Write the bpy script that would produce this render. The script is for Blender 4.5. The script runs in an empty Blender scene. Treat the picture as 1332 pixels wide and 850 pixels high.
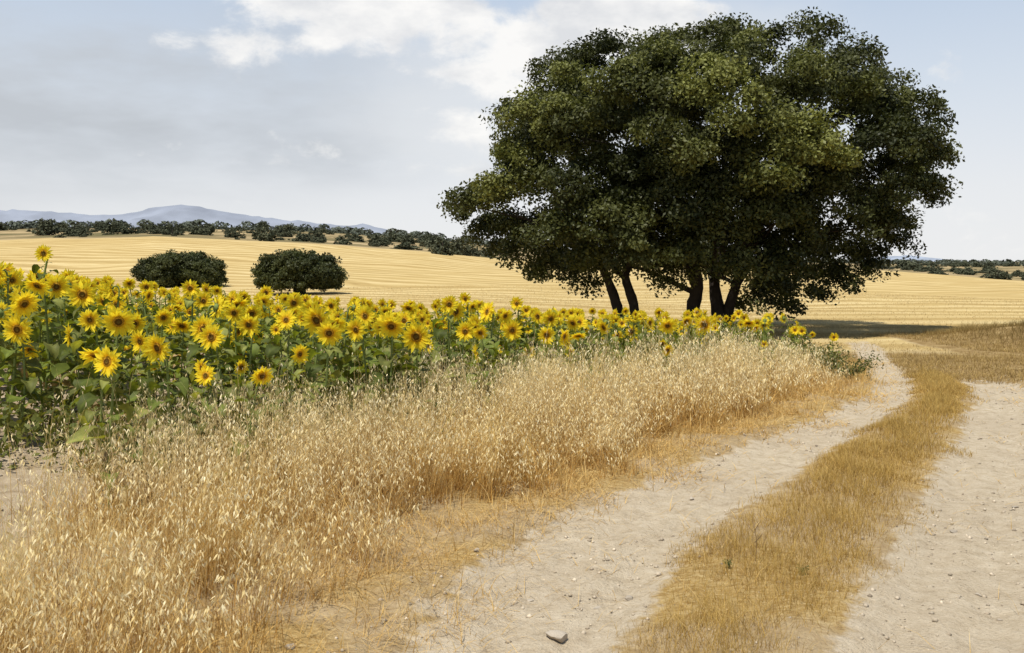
import bpy, bmesh, math, random
import numpy as np
from mathutils import Vector, Matrix, Euler
random.seed(7); rng = np.random.default_rng(7)
scene = bpy.context.scene
COL = scene.collection
PI = math.pi
CAMH = 1.7; F = 1279.0

# ------------------------------------------------------------ noise / helpers
def _hash(ix, iy, seed):
    n = (ix.astype(np.int64)*374761393 + iy.astype(np.int64)*668265263 + seed*974634777) & 0xffffffff
    n = ((n ^ (n >> 13))*1274126177) & 0xffffffff
    return ((n ^ (n >> 16)) & 0xffff)/65535.0
def vnoise(x, y, seed=0):
    ix = np.floor(x); iy = np.floor(y); fx = x-ix; fy = y-iy
    fx = fx*fx*(3-2*fx); fy = fy*fy*(3-2*fy)
    a = _hash(ix, iy, seed); b = _hash(ix+1, iy, seed); c = _hash(ix, iy+1, seed); d = _hash(ix+1, iy+1, seed)
    return (a*(1-fx)+b*fx)*(1-fy)+(c*(1-fx)+d*fx)*fy
def fbm(x, y, seed=0, o=4):
    s = 0; a = .5; t = 0
    for i in range(o):
        s = s+a*vnoise(x*2**i, y*2**i, seed+i*17); t += a; a *= .5
    return s/t
def sstep(a, b, x):
    t = np.clip((x-a)/(b-a), 0, 1); return t*t*(3-2*t)

# ------------------------------------------------------------ layout of the place (metres)
TY = [0, 2, 4.26, 6.04, 8.36, 9.9, 12.6, 14.5, 17, 20, 24, 29]
TA = [-1.45, -1.1, -.55, -.02, 1.52, 2.66, 4.44, 5.35, 6.1, 7.0, 8.3, 9.6]
TB = [-.5, -.15, .42, 1.12, 2.52, 3.52, 5.10, 5.95, 6.8, 7.7, 9.1, 10.5]
TC = [.3, .65, 1.38, 2.36, 3.65, 4.52, 5.90, 6.7, 7.5, 8.3, 9.6, 11]
TD = [1.8, 2.2, 2.9, 3.8, 5.0, 5.75, 6.9, 7.5, 8.2, 8.9, 10.1, 11.4]
def tA(y): return np.interp(y, TY, TA)
def tB(y): return np.interp(y, TY, TB)
def tC(y): return np.interp(y, TY, TC)
def tD(y): return np.interp(y, TY, TD)
def Fr(y): return np.interp(y, [3, 5, 6.8, 8, 9.5, 11, 13, 16, 18, 24], [-2.5, -2.5, -2.6, -1.6, -.6, .5, 2.6, 5.0, 5.4, 5.6])

UK = [(p-666)/F for p in (-200, 0, 200, 400, 550, 640, 900, 1150, 1332, 1500)]
def zz(ys, D): return [CAMH+(340-y)*D/F for y in ys]
Z240 = zz([312, 311, 306, 315, 326, 336, 345, 353, 366, 370], 240)
Z500 = zz([300, 298, 297, 301, 311, 320, 338, 346, 349, 349], 500)
def ground_z(X, Y):
    X = np.asarray(X, float); Y = np.asarray(Y, float)
    u = X/np.maximum(Y, 2.0)
    z240 = np.interp(u, UK, Z240); z500 = np.interp(u, UK, Z500)
    def seg(a, b): return np.clip((Y-a)/(b-a), 0, 1)
    z = -0.6*sstep(8, 32, Y) - .5*seg(30, 90)
    t = seg(80, 250); t = t*t*(3-2*t)*.55+t*.45
    z = z + (z240+1.1)*t
    z = z + (z500-z240)*seg(250, 500)
    z = z + (np.minimum(z500, -1)-z500)*seg(600, 1500)
    z = z + .36*sstep(2, 9, -X)*sstep(4, 9, Y)*(1-sstep(30, 70, Y))
    z = z + .50*np.exp(-((X-17.3)/5.2)**4)*np.exp(-((Y-27)/2.0)**2)
    z = z + (fbm(X/14, Y/14, 3)-.5)*sstep(22, 70, Y)*.7
    return z
def micro(X, Y):
    near = 1-sstep(20, 45, Y)
    a, b, c, d = tA(Y), tB(Y), tC(Y), tD(Y)
    n = (fbm(X*3, Y*3, 9)-.5)*.05 + (fbm(X*.9, Y*.9, 5)-.5)*.08
    fade = 1-sstep(16, 19, Y)
    def band(l, r, w): return sstep(-w, w, X-l)*(1-sstep(-w, w, X-r))
    r1 = band(a, b, .22)*fade; r2 = band(c, d, .22)*fade
    soil = 1-sstep(-.5, .3, X-Fr(Y))
    cl = (fbm(X*7, Y*7, 21, 3)-.5)*.09*soil
    tread = (np.sin((X-(c+d)/2)*16)*.009+np.abs(vnoise(X*2, Y*9, 44)-.5)*.016)*r2+(np.sin((X-(a+b)/2)*15)*.010+np.abs(vnoise(X*2, Y*8, 45)-.5)*.012)*r1
    z = (n*(1-.7*np.maximum(r1, r2)) - .06*r1 - .055*r2 + cl + tread + (fbm(X*16, Y*16, 33, 2)-.5)*.026)*near
    return z
def gz(x, y):
    return float(ground_z(x, y)+micro(np.array(float(x)), np.array(float(y))))
def gza(X, Y): return ground_z(X, Y)+micro(X, Y)
def world(px, py, D): return Vector(((px-666)*D/F, D, CAMH-(py-340)*D/F))

# ------------------------------------------------------------ mesh from numpy
def np_mesh(name, V, faces, cols=None, mat=None, smooth=False):
    me = bpy.data.meshes.new(name)
    V = np.asarray(V, np.float32).reshape(-1, 3)
    me.vertices.add(len(V)); me.vertices.foreach_set('co', V.ravel())
    loops = np.concatenate([f.ravel() for f in faces]).astype(np.int32)
    tot = np.concatenate([np.full(len(f), f.shape[1], np.int32) for f in faces])
    st = np.concatenate([[0], np.cumsum(tot)[:-1]]).astype(np.int32)
    me.loops.add(len(loops)); me.loops.foreach_set('vertex_index', loops)
    me.polygons.add(len(tot)); me.polygons.foreach_set('loop_start', st); me.polygons.foreach_set('loop_total', tot)
    if smooth: me.polygons.foreach_set('use_smooth', np.ones(len(tot), bool))
    me.update(calc_edges=True)
    if cols is not None:
        for k, c in (cols.items() if isinstance(cols, dict) else {'Col': cols}.items()):
            at = me.color_attributes.new(k, 'FLOAT_COLOR', 'POINT')
            c4 = np.ones((len(V), 4), np.float32); c4[:, :3] = c
            at.data.foreach_set('color', c4.ravel())
    if mat: me.materials.append(mat)
    return me
class Soup:
    def __init__(s): s.v = []; s.f = {}; s.c = []; s.n = 0
    def add(s, V, Fc, C):
        V = np.asarray(V, float).reshape(-1, 3); Fc = np.asarray(Fc, int)
        s.v.append(V); s.f.setdefault(Fc.shape[1], []).append(Fc+s.n)
        C = np.asarray(C, float)
        if C.ndim == 1: C = np.tile(C, (len(V), 1))
        s.c.append(C); s.n += len(V)
    def mesh(s, name, mat, smooth=False):
        return np_mesh(name, np.concatenate(s.v), [np.concatenate(f) for f in s.f.values()], np.concatenate(s.c), mat, smooth)
def link(name, me, parent=None, loc=None, rot=None, scale=None):
    o = bpy.data.objects.new(name, me); COL.objects.link(o)
    if parent: o.parent = parent
    if loc is not None: o.location = loc
    if rot is not None: o.rotation_euler = rot
    if scale is not None: o.scale = scale
    return o
def tag(o, label=None, cat=None, group=None, kind=None):
    if label: o['label'] = label
    if cat: o['category'] = cat
    if group: o['group'] = group
    if kind: o['kind'] = kind
    return o

def tube(soup, pts, rad, sides=8, col=(1, 1, 1), bump=0.0, seed=0):
    pts = np.array([tuple(p) for p in pts], float); n = len(pts)
    T = np.gradient(pts, axis=0); T /= np.linalg.norm(T, axis=1)[:, None]
    ref = np.array([0.3, 1, 0.05]); A = np.cross(T, ref); A /= np.linalg.norm(A, axis=1)[:, None]; B = np.cross(T, A)
    ang = np.arange(sides)*2*PI/sides
    r = np.array(rad)[:, None]*np.ones((n, sides))
    if bump:
        rr = np.random.default_rng(seed); r = r*(1+bump*(rr.random((n, sides))-.5)+bump*.8*(rr.random(sides)-.5)[None])
    V = pts[:, None]+r[..., None]*(np.cos(ang)[None, :, None]*A[:, None]+np.sin(ang)[None, :, None]*B[:, None])
    i = np.arange(n-1)[:, None]*sides; j = np.arange(sides)[None]; k = (j+1) % sides
    Fc = np.stack([i+j, i+k, i+sides+k, i+sides+j], -1).reshape(-1, 4)
    soup.add(V, Fc, col)
def curve_pts(P, n):
    P = [np.array(tuple(p), float) for p in P]; P = [2*P[0]-P[1]]+P+[2*P[-1]-P[-2]]; out = []
    m = len(P)-3
    for s in np.linspace(0, m-1e-6, n):
        i = int(s); t = s-i; a, b, c, d = P[i:i+4]
        out.append(.5*((2*b)+(-a+c)*t+(2*a-5*b+4*c-d)*t*t+(-a+3*b-3*c+d)*t**3))
    return out

def blades(soup, base, L, W, lean, segs, c0, c1, az=None, droop=.35, tipw=.12):
    """tapered bending strips; all per-blade arrays"""
    n = len(base)
    if az is None: az = rng.random(n)*2*PI
    H = np.stack([np.cos(az), np.sin(az), 0*az], 1)
    wa = rng.random(n)*PI; Wd = np.stack([np.cos(wa), np.sin(wa), 0*wa], 1)
    t = np.linspace(0, 1, segs+1)[None, :, None]
    Lb = L[:, None, None]; le = lean[:, None, None]
    P = base[:, None]+H[:, None]*Lb*le*(t*.35+t*t*.65)+np.array([0, 0, 1.])*Lb*(t*np.sqrt(np.clip(1-le*le*.6, .05, 1))-droop*le*t*t)
    w = W[:, None, None]*(1-(1-tipw)*t**1.5)*.5
    V = np.stack([P-Wd[:, None]*w, P+Wd[:, None]*w], 2)
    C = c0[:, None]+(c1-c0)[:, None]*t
    C = np.repeat(C[:, :, None], 2, 2)
    k = segs+1
    b = (np.arange(n)*k*2)[:, None]; s = (np.arange(segs)*2)[None]
    Fc = np.stack([b+s, b+s+1, b+s+3, b+s+2], -1).reshape(-1, 4)
    soup.add(V, Fc, C.reshape(-1, 3))
    return P
def randvec(n):
    v = rng.normal(size=(n, 3)); return v/np.linalg.norm(v, axis=1)[:, None]
def leafquads(soup, C, size, col, up=.3, aspect=.55, nrm=None):
    n = len(C)
    N = randvec(n)+np.array([0, 0, up])
    if nrm is not None: N = N+nrm
    N /= np.linalg.norm(N, axis=1)[:, None]
    R = randvec(n); A = np.cross(N, R); A /= np.linalg.norm(A, axis=1)[:, None]; B = np.cross(N, A)
    s = np.asarray(size).reshape(-1, 1)*np.ones((n, 1))
    V = np.stack([C-A*s, C+B*s*aspect+N*s*.12, C+A*s, C-B*s*aspect+N*s*.12], 1)
    Fc = np.arange(n*4).reshape(n, 4)
    soup.add(V, Fc, np.repeat(col, 4, 0))

# ------------------------------------------------------------ materials
def newmat(name):
    m = bpy.data.materials.new(name); m.use_nodes = True
    nt = m.node_tree; nt.nodes.clear()
    return m, nt
def nd(nt, t, **kw):
    n = nt.nodes.new(t)
    for k, v in kw.items(): setattr(n, k, v)
    return n
def veg_mat(name, trans=.35, rough=.6, spec=.2, tcol=(1, 1, 1), noise=None):
    m, nt = newmat(name); L = nt.links.new
    at = nd(nt, 'ShaderNodeAttribute', attribute_name='Col')
    src = at.outputs['Color']
    if noise:
        tc = nd(nt, 'ShaderNodeTexCoord'); nz = nd(nt, 'ShaderNodeTexNoise'); nz.inputs['Scale'].default_value = noise; nz.inputs['Detail'].default_value = 2
        L(tc.outputs['Object'], nz.inputs['Vector'])
        mr = nd(nt, 'ShaderNodeMapRange'); mr.inputs[3].default_value = .55; mr.inputs[4].default_value = 1.45; L(nz.outputs['Fac'], mr.inputs[0])
        vm = nd(nt, 'ShaderNodeVectorMath', operation='SCALE'); L(src, vm.inputs[0]); L(mr.outputs[0], vm.inputs['Scale']); src = vm.outputs[0]
    if spec > 0:
        p = nd(nt, 'ShaderNodeBsdfPrincipled'); p.inputs['Roughness'].default_value = rough
        p.inputs['Specular IOR Level'].default_value = spec
        L(src, p.inputs['Base Color'])
    else:
        p = nd(nt, 'ShaderNodeBsdfDiffuse'); L(src, p.inputs['Color'])
    out = nd(nt, 'ShaderNodeOutputMaterial')
    if trans > 0:
        mul = nd(nt, 'ShaderNodeVectorMath', operation='MULTIPLY'); mul.inputs[1].default_value = tcol; L(src, mul.inputs[0])
        tr = nd(nt, 'ShaderNodeBsdfTranslucent'); L(mul.outputs[0], tr.inputs['Color'])
        mx = nd(nt, 'ShaderNodeMixShader'); mx.inputs[0].default_value = trans
        L(p.outputs[0], mx.inputs[1]); L(tr.outputs[0], mx.inputs[2]); L(mx.outputs[0], out.inputs[0])
    else: L(p.outputs[0], out.inputs[0])
    return m
M_grass = veg_mat('dry_grass', .3, .6, 0)
M_oak = veg_mat('oak_foliage', .15, .5, .18, (1.2, 1.3, .6))
M_far = veg_mat('far_foliage', .0, .8, 0)
M_bark = veg_mat('bark', 0, .9, .1, noise=6)
M_stem = veg_mat('green_stem', 0, .6, .1)
M_leaf = veg_mat('sunflower_leaf', .35, .55, .15, (1.5, 1.35, .35), noise=18)
M_petal = veg_mat('petal', .45, .6, 0, (1.05, 1.05, .7))
M_disc = veg_mat('flower_disc', 0, .9, 0, noise=160)
M_stone = veg_mat('stone', 0, .85, .15, noise=25)

def ground_material():
    m, nt = newmat('ground_cover'); L = nt.links.new
    tc = nd(nt, 'ShaderNodeTexCoord').outputs['Object']
    def noise(scale, detail=3, rough=.6, vec=None, dist=0):
        n = nd(nt, 'ShaderNodeTexNoise'); n.inputs['Scale'].default_value = scale; n.inputs['Detail'].default_value = detail
        n.inputs['Roughness'].default_value = rough; n.inputs['Distortion'].default_value = dist
        L(vec or tc, n.inputs['Vector']); return n.outputs['Fac']
    def ramp(f, stops):
        r = nd(nt, 'ShaderNodeValToRGB'); e = r.color_ramp.elements
        while len(e) < len(stops): e.new(.5)
        for q, (p, c) in zip(e, stops): q.position = p; q.color = (*c, 1)
        L(f, r.inputs[0]); return r.outputs[0]
    def mix(f, a, b, mode='MIX'):
        x = nd(nt, 'ShaderNodeMix', data_type='RGBA', blend_type=mode)
        if hasattr(f, 'links'): L(f, x.inputs[0])
        else: x.inputs[0].default_value = f
        L(a, x.inputs[6]); L(b, x.inputs[7]); return x.outputs[2]
    def math_(op, a, b=None, c=None):
        x = nd(nt, 'ShaderNodeMath', operation=op)
        for i, v in enumerate((a, b, c)):
            if v is None: continue
            if hasattr(v, 'links'): L(v, x.inputs[i])
            else: x.inputs[i].default_value = v
        return x.outputs[0]
    def scaled(sx, sy, rz=0):
        mp = nd(nt, 'ShaderNodeMapping'); mp.inputs['Scale'].default_value = (sx, sy, 1); mp.inputs['Rotation'].default_value = (0, 0, rz)
        L(tc, mp.inputs['Vector']); return mp.outputs[0]
    m1 = nd(nt, 'ShaderNodeSeparateColor'); L(nd(nt, 'ShaderNodeAttribute', attribute_name='mask').outputs['Color'], m1.inputs[0])
    m2 = nd(nt, 'ShaderNodeSeparateColor'); L(nd(nt, 'ShaderNodeAttribute', attribute_name='mask2').outputs['Color'], m2.inputs[0])
    fine = noise(50, 4, .7); mid = noise(5, 5, .65); big = noise(.7, 3, .6)
    soil = ramp(mid, [(.3, (.29, .215, .135)), (.5, (.42, .33, .22)), (.7, (.55, .445, .31))])
    rut = ramp(noise(10, 6, .75), [(.28, (.34, .265, .175)), (.46, (.51, .42, .295)), (.64, (.62, .53, .395))])
    rut = mix(ramp(big, [(.35, (0, 0, 0)), (.7, (.65, .65, .65))]), rut, ramp(fine, [(.3, (.34, .265, .18)), (.7, (.56, .465, .335))]))
    v = nd(nt, 'ShaderNodeTexVoronoi'); v.inputs['Scale'].default_value = 38; L(tc, v.inputs['Vector'])
    peb = ramp(v.outputs['Distance'], [(.10, (.45, .4, .33)), (.22, (1, 1, 1))])
    rut = mix(.45, rut, peb, 'MULTIPLY')
    straw = ramp(noise(14, 5, .75, scaled(1, 2.2, .6), 1.0), [(.3, (.24, .14, .045)), (.5, (.42, .285, .115)), (.68, (.58, .44, .22))])
    # stubble: windrows of straw left by the harvester
    sp = nd(nt, 'ShaderNodeSeparateXYZ'); L(tc, sp.inputs[0])
    wob = math_('ADD', math_('MULTIPLY', noise(.010, 2), 70), math_('MULTIPLY', noise(.10, 2), 4))
    s = math_('ADD', math_('ADD', sp.outputs[1], math_('MULTIPLY', sp.outputs[0], .22)), wob)
    w1 = math_('SINE', math_('MULTIPLY', s, 2*PI/5.6)); w2 = math_('SINE', math_('MULTIPLY', s, 2*PI/1.4))
    pat = noise(.022, 3, .6, scaled(.5, 1))
    amp = math_('MULTIPLY', pat, .28)
    brk = noise(.3, 5, .7, scaled(.3, 2.0))
    band = math_('ADD', math_('MULTIPLY', w1, amp), math_('ADD', math_('MULTIPLY', w2, .04), math_('ADD', math_('MULTIPLY', brk, .8), math_('MULTIPLY', pat, .3))))
    stub = ramp(band, [(.25, (.33, .225, .09)), (.52, (.48, .35, .15)), (.80, (.64, .51, .265))])
    past = ramp(noise(1.6, 5, .75, scaled(1, 2)), [(.3, (.19, .125, .05)), (.5, (.32, .22, .10)), (.7, (.47, .35, .17))])
    scrub = ramp(noise(.035, 4, .65), [(.35, (.12, .11, .055)), (.5, (.26, .20, .105)), (.62, (.45, .34, .19))])
    c = mix(m1.outputs[1], soil, straw)
    c = mix(m2.outputs[0], c, past)
    c = mix(m1.outputs[2], c, stub)
    c = mix(m2.outputs[1], c, scrub)
    e = math_('ADD', m1.outputs[0], math_('ADD', math_('MULTIPLY', math_('SUBTRACT', mid, .5), 1.3), math_('MULTIPLY', math_('SUBTRACT', big, .5), .9)))
    e = math_('MULTIPLY', ramp(e, [(.36, (0, 0, 0)), (.60, (1, 1, 1))]), ramp(m1.outputs[0], [(.02, (0, 0, 0)), (.15, (1, 1, 1))]))
    c = mix(e, c, rut)
    p = nd(nt, 'ShaderNodeBsdfDiffuse'); L(c, p.inputs['Color'])
    bh = math_('ADD', math_('MULTIPLY', fine, .45), math_('MULTIPLY', mid, .5))
    b = nd(nt, 'ShaderNodeBump'); b.inputs['Strength'].default_value = .9; b.inputs['Distance'].default_value = .06
    L(bh, b.inputs['Height']); L(b.outputs[0], p.inputs['Normal'])
    L(p.outputs[0], nd(nt, 'ShaderNodeOutputMaterial').inputs[0])
    return m
M_ground = ground_material()

# ------------------------------------------------------------ terrain
def build_ground():
    nr, na = 640, 580
    r = np.concatenate([[.02], .5*(9000/.5)**np.linspace(0, 1, nr-1)])
    s = np.linspace(-1, 1, na); ang = (s*.55+s**3*.45)*math.radians(100)
    R, A = np.meshgrid(r, ang, indexing='ij')
    X = R*np.sin(A); Y = R*np.cos(A)-.5
    Z = ground_z(X, Y)+micro(X, Y)
    V = np.stack([X, Y, Z], -1).reshape(-1, 3)
    a, b, c, d = tA(Y), tB(Y), tC(Y), tD(Y)
    def band(l, rr, w): return sstep(-w, w, X-l)*(1-sstep(-w, w, X-rr))
    rut = np.maximum(band(a, b, .27)*(1-.2*sstep(16, 20, Y))*(1-sstep(26, 29, Y)), band(c, d, .25)*(1-sstep(14, 16.5, Y)))
    straw = sstep(-.4, .4, X-Fr(Y)+.4)*(1-sstep(20, 26, Y))*(.4+.6*sstep(.35, .6, fbm(X*1.6, Y*1.6, 88)))
    pn = (fbm(X/3, Y/3, 77)-.5)*3
    edge = 22.5+8*sstep(10, 11.5, X)+pn
    stub = sstep(-.6, .6, Y-edge)*(1-sstep(-5, 5, Y-242-(fbm(X/40, Y/40, 4)-.5)*30))
    past = sstep(-.4, .6, X-tD(Y)+sstep(14.5, 16, Y)*3)*sstep(6, 15, Y)*(1-stub)
    past = np.maximum(past, sstep(0, .5, X-tD(Y)-.15)*(Y < 14)*.7)*(1-stub)
    scr = sstep(-5, 5, Y-242-(fbm(X/40, Y/40, 4)-.5)*30)
    mk = np.stack([rut, straw, stub], -1).reshape(-1, 3); mk2 = np.stack([past, scr, 0*scr], -1).reshape(-1, 3)
    i = np.arange(nr-1)[:, None]; j = np.arange(na-1)[None]
    q = np.stack([i*na+j, (i+1)*na+j, (i+1)*na+j+1, i*na+j+1], -1).reshape(-1, 4)[:, ::-1]
    rf = mk[q[:, 0], 0]; sf = mk[q[:, 0], 2]
    isr = rf > .4; iss = (~isr) & (sf > .5)
    def sub(name, sel):
        f = q[sel]; used, inv = np.unique(f, return_inverse=True)
        me = np_mesh(name, V[used], [inv.reshape(f.shape)], {'mask': mk[used], 'mask2': mk2[used]}, M_ground, True)
        return tag(link(name, me), kind='structure')
    tag(sub('ground', ~isr & ~iss), 'dry straw coloured earth beside the track and under the sunflowers', 'ground')
    tag(sub('dirt_track', isr), 'pale dusty two-rut dirt track curving off to the right', 'track')
    tag(sub('stubble_field', iss), 'golden harvested field striped with rows of straw', 'field')
build_ground()

# ------------------------------------------------------------ far mountains
def mountain(name, D, prof, label, col):  # col already has the aerial haze mixed into it
    m, nt = newmat(name+'_hazed'); L = nt.links.new
    p = nd(nt, 'ShaderNodeBsdfDiffuse')
    tc = nd(nt, 'ShaderNodeTexCoord'); nz = nd(nt, 'ShaderNodeTexNoise'); nz.inputs['Scale'].default_value = .004; nz.inputs['Detail'].default_value = 5
    L(tc.outputs['Object'], nz.inputs['Vector'])
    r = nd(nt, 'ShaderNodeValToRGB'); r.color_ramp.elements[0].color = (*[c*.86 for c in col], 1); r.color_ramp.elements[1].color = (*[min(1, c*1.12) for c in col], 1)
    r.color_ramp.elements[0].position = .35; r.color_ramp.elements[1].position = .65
    L(nz.outputs['Fac'], r.inputs[0]); L(r.outputs[0], p.inputs['Color'])
    L(p.outputs[0], nd(nt, 'ShaderNodeOutputMaterial').inputs[0])
    px = np.linspace(prof[0][0], prof[-1][0], 160); py = np.interp(px, [a for a, b in prof], [b for a, b in prof])
    top = CAMH+(340-py)*D/F+(fbm(px/9, px*0, 8, 4)-.5)*D*.0035
    nd_ = 14; V = []
    for k in range(nd_+1):
        t = k/nd_*2-1
        h = (1-abs(t)**1.3)
        x = (px-666)*D/F; y = np.full_like(x, D+t*D*.15)
        z = -20+(top+20)*h*(1-.25*(fbm(x/260, y/260, 12)-.2)*(abs(t) > .01))
        V.append(np.stack([x, y, z], -1))
    V = np.array(V); n = len(px)
    i = np.arange(nd_)[:, None]*n; j = np.arange(n-1)[None]
    q = np.stack([i+j, i+j+1, i+n+j+1, i+n+j], -1).reshape(-1, 4)
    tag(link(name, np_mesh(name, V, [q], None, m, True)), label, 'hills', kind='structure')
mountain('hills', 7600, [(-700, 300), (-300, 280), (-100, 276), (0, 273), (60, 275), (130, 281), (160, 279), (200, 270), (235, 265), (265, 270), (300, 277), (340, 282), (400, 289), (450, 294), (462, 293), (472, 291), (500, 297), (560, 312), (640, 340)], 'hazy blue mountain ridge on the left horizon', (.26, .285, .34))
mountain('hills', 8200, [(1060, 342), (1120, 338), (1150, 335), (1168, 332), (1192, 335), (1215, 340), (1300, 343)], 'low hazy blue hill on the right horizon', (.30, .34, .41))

# ------------------------------------------------------------ crowns
def crown_soup(lobes, leaf, per, cl_r, dens, c_dark, c_light, seed, outer=.12, low=-.35, vs=.88):
    """lobes: (x,y,z,r,tint).  leaf clumps over the shell of each lobe"""
    s = Soup(); rr = np.random.default_rng(seed)
    for (x, y, z, r, tint) in lobes:
        n = max(4, int(dens*r*r))
        dirs = rr.normal(size=(n, 3)); dirs /= np.linalg.norm(dirs, axis=1)[:, None]
        dirs[:, 2] = np.where(dirs[:, 2] < low, -dirs[:, 2]*.6, dirs[:, 2])
        rad = r*(.66+.36*rr.random(n)+outer*rr.random(n)*(rr.random(n) < .3))
        cc = np.array([x, y, z])+dirs*rad[:, None]*np.array([1, 1, vs])
        cr = cl_r*(.6+.8*rr.random(n))
        k = np.maximum(5, (per*(.6+.8*rr.random(n))).astype(int))
        idx = np.repeat(np.arange(n), k)
        off = rr.normal(size=(len(idx), 3)); ln = np.linalg.norm(off, axis=1)[:, None]; off = off/ln*np.minimum(ln*.5, 1.0)
        C = cc[idx]+off*cr[idx][:, None]*np.array([1, 1, .75])
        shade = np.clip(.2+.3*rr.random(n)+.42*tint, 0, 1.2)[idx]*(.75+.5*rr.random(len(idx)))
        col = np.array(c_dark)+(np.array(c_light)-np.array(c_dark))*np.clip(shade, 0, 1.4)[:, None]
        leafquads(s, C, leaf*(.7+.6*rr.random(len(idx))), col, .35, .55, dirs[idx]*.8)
    return s

# big holm oak
OD = 33.0; sc = OD/F
def build_oak():
    lob = []
    sil = [(606, 268, 26), (636, 262, 34), (645, 305, 38), (672, 250, 44), (682, 332, 34), (722, 344, 36), (690, 190, 48), (674, 150, 34), (664, 205, 28), (728, 130, 52), (716, 92, 30), (745, 80, 30), (790, 86, 46), (800, 62, 26),
           (850, 72, 46), (885, 52, 28), (930, 62, 42), (955, 46, 26), (1010, 54, 34), (1050, 54, 30), (1080, 64, 34), (1115, 85, 38), (1140, 112, 36), (1168, 150, 40), (1186, 190, 36), (1196, 235, 32), (1175, 262, 36), (1150, 290, 36),
           (1122, 330, 36), (1085, 358, 34), (1108, 368, 24), (1035, 362, 34), (1000, 380, 30), (980, 396, 18), (1190, 150, 20), (1165, 320, 24), (1208, 205, 18), (590, 280, 14), (1140, 352, 20), (760, 372, 18), (700, 362, 18), (1180, 300, 24), (1060, 385, 20)]
    inn = [(760, 200, 68), (820, 150, 74), (830, 240, 66), (770, 280, 56), (762, 338, 36), (830, 318, 50), (900, 140, 80), (900, 250, 68), (870, 335, 40), (960, 200, 74), (980, 300, 56), (940, 345, 38), (1040, 160, 78), (1060, 265, 62), (1120, 210, 66)]
    R = random.Random(3)
    for (px, py, r) in sil:
        p = world(px, py, OD); lob.append((p.x, p.y+R.uniform(-1.6, 1.6), p.z, r*sc*.93, R.uniform(-.4, .3)))
    for (px, py, r) in inn:
        for d in (-3.2, 3.2):
            D = OD+d+R.uniform(-.8, .8)
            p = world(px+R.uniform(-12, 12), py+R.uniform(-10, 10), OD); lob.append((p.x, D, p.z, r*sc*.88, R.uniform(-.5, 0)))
    # hanging skirts of foliage that close the underside
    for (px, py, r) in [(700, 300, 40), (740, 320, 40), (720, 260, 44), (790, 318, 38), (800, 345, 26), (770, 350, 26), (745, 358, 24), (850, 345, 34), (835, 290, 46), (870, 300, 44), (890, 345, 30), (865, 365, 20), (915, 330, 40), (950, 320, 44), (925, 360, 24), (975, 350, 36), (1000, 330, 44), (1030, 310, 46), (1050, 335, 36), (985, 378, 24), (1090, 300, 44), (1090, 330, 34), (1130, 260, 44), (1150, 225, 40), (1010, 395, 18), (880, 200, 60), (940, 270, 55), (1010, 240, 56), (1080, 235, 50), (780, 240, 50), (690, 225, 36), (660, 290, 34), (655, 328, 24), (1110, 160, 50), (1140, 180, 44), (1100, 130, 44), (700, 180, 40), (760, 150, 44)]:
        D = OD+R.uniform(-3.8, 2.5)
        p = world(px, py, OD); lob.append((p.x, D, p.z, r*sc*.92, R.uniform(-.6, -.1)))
    # near-side skirts in front of the limbs
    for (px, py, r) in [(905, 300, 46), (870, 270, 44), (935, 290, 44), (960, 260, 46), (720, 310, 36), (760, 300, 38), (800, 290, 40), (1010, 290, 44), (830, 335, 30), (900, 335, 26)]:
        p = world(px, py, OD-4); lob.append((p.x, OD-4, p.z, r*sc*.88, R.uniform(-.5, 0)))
    # near-side bulges: pale new growth, with sunlit highlights also put into the tint
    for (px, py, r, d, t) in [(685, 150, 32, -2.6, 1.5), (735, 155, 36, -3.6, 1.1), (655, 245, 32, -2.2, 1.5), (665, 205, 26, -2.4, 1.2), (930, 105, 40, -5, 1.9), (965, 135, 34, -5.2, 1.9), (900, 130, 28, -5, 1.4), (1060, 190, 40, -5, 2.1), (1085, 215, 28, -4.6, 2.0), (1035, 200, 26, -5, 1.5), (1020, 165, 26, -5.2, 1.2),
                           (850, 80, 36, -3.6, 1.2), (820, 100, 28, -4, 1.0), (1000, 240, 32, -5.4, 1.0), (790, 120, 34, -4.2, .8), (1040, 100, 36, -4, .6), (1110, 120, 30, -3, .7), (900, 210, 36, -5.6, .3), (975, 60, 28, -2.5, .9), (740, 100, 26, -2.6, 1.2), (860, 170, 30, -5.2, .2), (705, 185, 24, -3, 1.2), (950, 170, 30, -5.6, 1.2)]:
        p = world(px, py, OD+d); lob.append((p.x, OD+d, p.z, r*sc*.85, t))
    root = link('oak_tree', None, loc=(7.0, OD, gz(7, OD)))
    tag(root, 'huge dark green oak with several leaning trunks standing at the edge of the sunflowers', 'tree')
    off = Vector(root.location)
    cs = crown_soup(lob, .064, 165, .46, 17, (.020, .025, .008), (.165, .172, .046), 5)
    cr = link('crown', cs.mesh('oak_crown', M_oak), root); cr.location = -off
    bc = (.042, .034, .028)
    trunks = [([(812, 436), (803, 400), (790, 365), (768, 320), (730, 270), (700, 220)], .18, 0.3),
              ([(826, 432), (824, 395), (815, 360), (822, 310), (800, 230), (780, 150)], .18, -.3),
              ([(903, 432), (901, 400), (904, 365), (890, 300), (870, 220), (860, 130)], .24, .2),
              ([(934, 436), (934, 400), (932, 365), (945, 300), (950, 200), (960, 110)], .23, -.2),
              ([(948, 436), (947, 405), (955, 370), (975, 310), (1030, 220), (1090, 150)], .19, .15)]
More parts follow.
